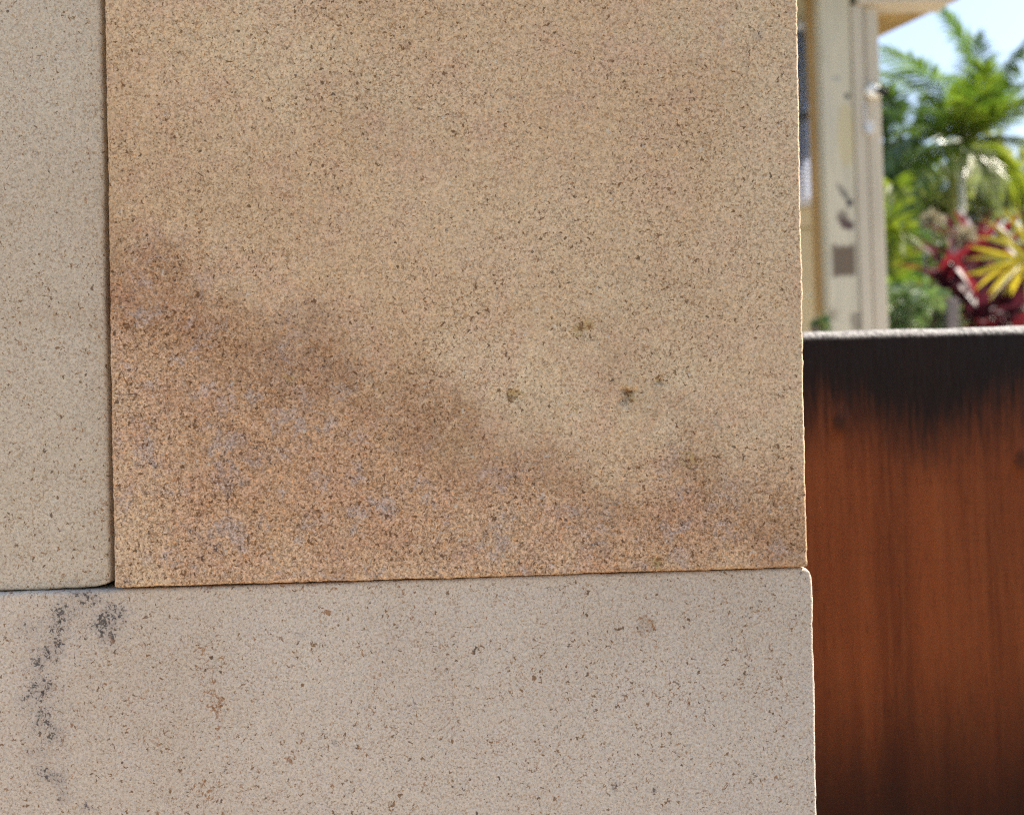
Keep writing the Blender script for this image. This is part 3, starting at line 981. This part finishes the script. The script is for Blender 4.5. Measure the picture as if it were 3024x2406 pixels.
palm('palm_tree', 'shorter palm with yellowish trunk just left of the whitish one', 2812, 13.2, 2000, 520, 0.055, 0.05, trunk_y, (2808, 455), [
    ((2760, 400, -.3), (2640, 470, -.5), {'droop': 0.5}),
    ((2750, 430, .3), (2650, 600, .3), {'droop': 0.5}),
    ((2860, 400, .2), (2960, 480, .3), {'droop': 0.5, 'mat': palm_lime}),
    ((2850, 380, -.4), (2930, 590, -.6), {'droop': 0.4, 'mat': palm_lime}),
    ((2780, 360, .2), (2700, 380, .6), {'droop': 0.4}),
    ((2900, 430, .5), (3010, 560, .6), {'droop': 0.5, 'mat': palm_lime}),
], palm_green, 0.40, 0.04, n=34)


def leafy(name, label, cat, px, py, rx, ry, Y, n, size, mat, smat, ground_z=0.0, depth=None, group=None, seed=0, hang=0.2):
    rd = random.Random(seed)
    c = at(px, py, Y)
    s = Y / FPX
    ax, az = rx * s, ry * s
    ay = depth or (ax + az) / 2
    root = empty(name, (c.x, Y, ground_z), label, cat, group)
    # stems
    mb = MB()
    tips = []
    for i in range(6):
        e = Vector((c.x + rd.uniform(-.6, .6) * ax, Y + rd.uniform(-.6, .6) * ay, c.z + rd.uniform(-.2, .6) * az))
        b = Vector((c.x + rd.uniform(-.1, .1), Y + rd.uniform(-.1, .1), ground_z))
        mid_ = b.lerp(e, .55) + Vector((rd.uniform(-.1, .1), rd.uniform(-.1, .1), 0)) * ax
        mb.tube([bez(b, mid_, e, t / 5) for t in range(6)], [0.022 - 0.003 * t for t in range(6)], 6)
    mb.build('stem', smat, root, True)
    lb = MB()
    clumps = [(rd.gauss(0, .5), rd.gauss(0, .5), rd.gauss(0, .5), rd.uniform(.22, .48)) for _ in range(16)]
    for i in range(n):
        cl = rd.choice(clumps)
        q = Vector((rd.gauss(0, 1), rd.gauss(0, 1), rd.gauss(0, 1))).normalized() * (rd.random() ** .4 * cl[3])
        p = Vector((c.x + (cl[0] + q.x) * ax, Y + (cl[1] + q.y) * ay, c.z + (cl[2] + q.z) * az))
        if p.z < ground_z + .02: continue
        d = (q.normalized() + Vector((rd.uniform(-.6, .6), rd.uniform(-.6, .6), rd.uniform(-.6, .5) - hang))).normalized()
        w = d.cross(Vector((rd.uniform(-1, 1), rd.uniform(-1, 1), rd.uniform(-1, 1)))).normalized()
        L = size * rd.uniform(.6, 1.3)
        ww = w * L * .2
        lb.add([p, p + d * L * .45 - ww, p + d * L - Vector((0, 0, .12 * L)), p + d * L * .45 + ww], [(0, 1, 2, 3)])
    lb.build('crown', mat, root)
    return root


leafy('leafy_tree', 'hazy olive green tree far behind the palm trunks', 'tree', 2960, 560, 150, 130, 20, 2600, 0.22, olive_leaf, stem_m, seed=1)
leafy('leafy_tree', 'olive green tree far behind, between the two palm trunks and the house', 'tree', 2740, 600, 130, 120, 19, 2200, 0.22, olive_leaf, stem_m, seed=2)
leafy('leafy_tree', 'dark green tree behind the drooping fronds next to the house', 'tree', 2620, 470, 90, 130, 17, 1800, 0.22, dark_leaf, stem_m, seed=3)
leafy('leafy_tree', 'green tree low behind the red plants', 'tree', 2860, 840, 210, 160, 16, 2600, 0.22, olive_leaf, stem_m, seed=4)
leafy('garden_shrub', 'dark green shrub behind the thin grey stake', 'shrub', 2690, 800, 110, 110, 10, 1500, 0.15, dark_leaf, stem_m, seed=5)
leafy('garden_shrub', 'pale green glossy shrub low beside the house corner', 'shrub', 2665, 925, 75, 80, 6.2, 420, 0.085, pale_leaf, stem_m, seed=6)
leafy('garden_shrub', 'bright green low shrub between the stake and the red plants', 'shrub', 2765, 930, 50, 70, 6.6, 260, 0.085, pale_leaf, stem_m, seed=7)
leafy('garden_weed', 'small dark weed at the foot of the house trim', 'weed', 2418, 955, 22, 40, 4.4, 60, 0.045, dark_leaf, stem_m, seed=8)

# arching clump next to the house
def clump(name, label, cat, base, leaves, mat, wid, parts='leaf'):
    root = empty(name, base, label, cat)
    b0 = Vector(base)
    for i, (m_, t_) in enumerate(leaves):
        p1, p2 = Vector(m_), Vector(t_)
        frond(root, mat[i % len(mat)], b0 + Vector((0.02 * i, 0, 0.05)), p1, p2, 30, 0.30, wid, 0.4, 50, seed=i + 91, rach=0.009)
    return root


b_ = at(2640, 1100, 9.0)
clump('clumping_palm', 'bright green clumping palm with drooping fronds beside the house', 'palm', (b_.x, 9.0, 0.0),
      [(at(2600, 560, 9), at(2665, 700, 8.8)), (at(2640, 500, 9.2), at(2690, 720, 9.2)), (at(2610, 430, 9), at(2640, 560, 8.7)),
       (at(2600, 700, 8.8), at(2650, 860, 8.5)), (at(2660, 620, 9.3), at(2780, 680, 9.4)), (at(2560, 520, 9.2), at(2560, 700, 9.0))],
      [palm_lime, palm_green], 0.035)

# ti plants: each leaf is a part
def leaf_mesh(L, wd, bend, name):
    vv, ff = [], []
    ns = 8
    for i in range(ns + 1):
        t = i / ns
        w = wd / 2 * math.sin(math.pi * min(1, t ** 0.75)) + 0.002
        z = -bend * L * t * t
        fold = w * 0.35
        vv += [(-w, L * t, z + fold), (0, L * t, z), (w, L * t, z + fold)]
    for i in range(ns):
        a = i * 3
        ff += [(a, a + 1, a + 4, a + 3), (a + 1, a + 2, a + 5, a + 4)]
    me = bpy.data.meshes.new(name)
    me.from_pydata(vv, [], ff)
    me.polygons.foreach_set('use_smooth', [True] * len(me.polygons))
    return me


TI = {}
for mname, mt in (('red', ti_red), ('dark', ti_dark)):
    TI[mname] = [leaf_mesh(L_, w_, b, 'leaf') for (L_, w_, b) in ((0.34, 0.085, 0.35), (0.28, 0.075, 0.55), (0.38, 0.08, 0.22), (0.30, 0.085, 0.75))]
    for me in TI[mname]: me.materials.append(mt)


def ti_plant(px, py, Y, n, scale, mats, label, seed, spread=1.0):
    rd = random.Random(seed)
    c = at(px, py, Y)
    root = empty('red_leaf_plant', (c.x, Y, 0), label, 'plant', 'red leaved garden plants')
    MB().tube([(c.x, Y, 0), (c.x + .02, Y, c.z * .5), (c.x, Y, c.z + .05)], [0.016, 0.013, 0.010], 7).build('stem', stem_m, root, True)
    for i in range(n):
        az = i * 2.399 + rd.uniform(-.3, .3)
        t = i / n
        el = R(80 - 95 * t * spread + rd.uniform(-10, 10))
        o = bpy.data.objects.new('leaf', rd.choice(TI[rd.choice(mats)]))
        COL.objects.link(o)
        o.parent = root
        o.location = Vector((0, 0, c.z + .05 - 0.30 * t * scale))
        d = Vector((math.cos(az) * math.cos(el), math.sin(az) * math.cos(el), math.sin(el)))
        xax = d.cross(Vector((0, 0, 1))).normalized()
        zax = xax.cross(d)
        o.rotation_euler = Matrix((xax, d, zax)).transposed().to_euler()
        o.scale = (scale,) * 3


ti_plant(2800, 840, 7.0, 36, 1.1, ['red', 'red', 'dark'], 'red leaved plant left of the yellow leaves, the leftmost red one', 1)
ti_plant(2890, 790, 7.6, 38, 1.15, ['red', 'dark'], 'red leaved plant rising behind the yellow leaves, under the whitish trunk', 2)
ti_plant(2965, 725, 8.2, 22, 0.9, ['dark', 'red'], 'tallest maroon plant, its tip above the yellow leaves', 3)
ti_plant(2900, 930, 6.6, 30, 1.1, ['dark', 'dark', 'red'], 'dark maroon plant low in front, above the fence top', 4)
ti_plant(2985, 920, 6.8, 30, 1.1, ['dark', 'red'], 'maroon plant below the yellow leaves at the right', 5)
ti_plant(3030, 810, 7.4, 36, 1.15, ['red', 'dark'], 'red plant half out of the picture behind the yellow leaves', 6)

ti_plant(2835, 745, 7.8, 28, 1.0, ['dark', 'red'], 'maroon plant close under the dry flower head by the palm trunk', 7)
ti_plant(2850, 905, 7.1, 30, 1.1, ['red', 'dark', 'dark'], 'low maroon plant just right of the short mauve post', 8)

# yellow fan of narrow leaves
yc = at(3035, 772, 6.0)
yroot = empty('yellow_palm', (yc.x, 6.0, 0), 'bright yellow spiky palm reaching in from the right', 'palm')
MB().tube([(yc.x + .12, 6.0, 0), (yc.x + .10, 6.0, yc.z * .6), yc], [0.02, 0.016, 0.009], 7).build('stem', trunk_y, yroot, True)
ends = [(2925, 640), (2890, 690), (2870, 722), (2862, 760), (2868, 800), (2858, 822), (2880, 850), (2915, 868), (2935, 880), (2985, 880),
        (3030, 900), (2960, 620), (3000, 600), (3060, 610), (3090, 700), (3110, 800), (3085, 860), (2900, 655), (2950, 870)]
for i, (ex_, ey_) in enumerate(ends):
    rd = random.Random(i * 5 + 3)
    e = at(ex_ + rd.uniform(-14, 14), ey_ + rd.uniform(-10, 14), 6.0 + rd.uniform(-.3, .3))
    base = yc + Vector((rd.uniform(-.03, .03), rd.uniform(-.04, .04), rd.uniform(-.03, .03)))
    d = e - base
    L = d.length
    sag = rd.uniform(-0.02, 0.16) * L
    tw = rd.uniform(-.7, .7)
    vv = []
    wmax = rd.uniform(0.010, 0.017)
    for q in range(10):
        t = q / 9
        c = base + d * t + Vector((0, 0, sag * (math.sin(math.pi * t * 0.75) - t * math.sin(math.pi * 0.75))))
        dn = (d + Vector((0, 0, sag * math.cos(math.pi * t)))).normalized()
        w = dn.cross(Vector((math.sin(tw * t), -math.cos(tw * t), rd.uniform(-.05, .05)))).normalized()
        nn = w.cross(dn)
        ww = w * (wmax * math.sin(math.pi * min(1, 0.12 + 0.86 * t)) + 0.0008)
        vv += [c - ww + nn * ww.length * .4, c, c + ww + nn * ww.length * .4]
    ff = []
    for q in range(9):
        a = q * 3
        ff += [(a, a + 1, a + 4, a + 3), (a + 1, a + 2, a + 5, a + 4)]
    MB().add(vv, ff).build('leaf', yellow_leaf, yroot, True)


# dry flower heads
def tuft(name, label, px, py, Y, n, L, mat, seed):
    rd = random.Random(seed)
    c = at(px, py, Y)
    root = empty(name, (c.x, Y, 0), label, 'flower')
    MB().tube([(c.x, Y, 0), (c.x, Y, c.z)], [0.01, 0.006], 6).build('stem', stem_m, root, True)
    mb = MB()
    for i in range(n):
        d = Vector((rd.gauss(0, 1), rd.gauss(0, .6), rd.gauss(0.1, .7))).normalized()
        l_ = L * rd.uniform(.5, 1.1)
        w = d.cross(Vector((rd.uniform(-1, 1), rd.uniform(-1, 1), rd.uniform(-1, 1)))).normalized() * l_ * .12
        a = c + d * .01
        mb.add([a - w * .4, a + w * .4, a + d * l_ * .6 + w - Vector((0, 0, l_ * .1)), a + d * l_ - Vector((0, 0, l_ * .3)), a + d * l_ * .6 - w - Vector((0, 0, l_ * .1))], [(0, 1, 2, 3, 4)])
    mb.build('flower_head', mat, root)


tuft('dry_flower', 'pale dry flower head at the foot of the whitish palm trunk', 2845, 690, 7.4, 60, 0.11, straw, 1)
tuft('dry_flower', 'pale dry flower head left of the palm trunks', 2755, 640, 8.4, 50, 0.12, straw, 2)

# stake and low post
sk = NT('grey_stake'); sk = sk.done(sk.principled((0.36, 0.32, 0.30), 0.7))
p_ = at(2733, 745, 7.8)
tag(MB().tube([(p_.x, 7.8, -.05), (p_.x + .004, 7.8, p_.z * .5), (p_.x, 7.8, p_.z)], [0.018, 0.017, 0.016], 8).build('garden_stake', sk, smooth=True),
    'thin grey stake standing between the green shrubs', 'stake')
p_ = at(2815, 880, 6.4)
tag(MB().box(p_.x - .035, p_.x + .035, 6.4, 6.47, 0, p_.z, .008).build('garden_post', paint('mauve_post', (0.22, 0.19, 0.20))),
    'short mauve grey post left of the red plants', 'post')
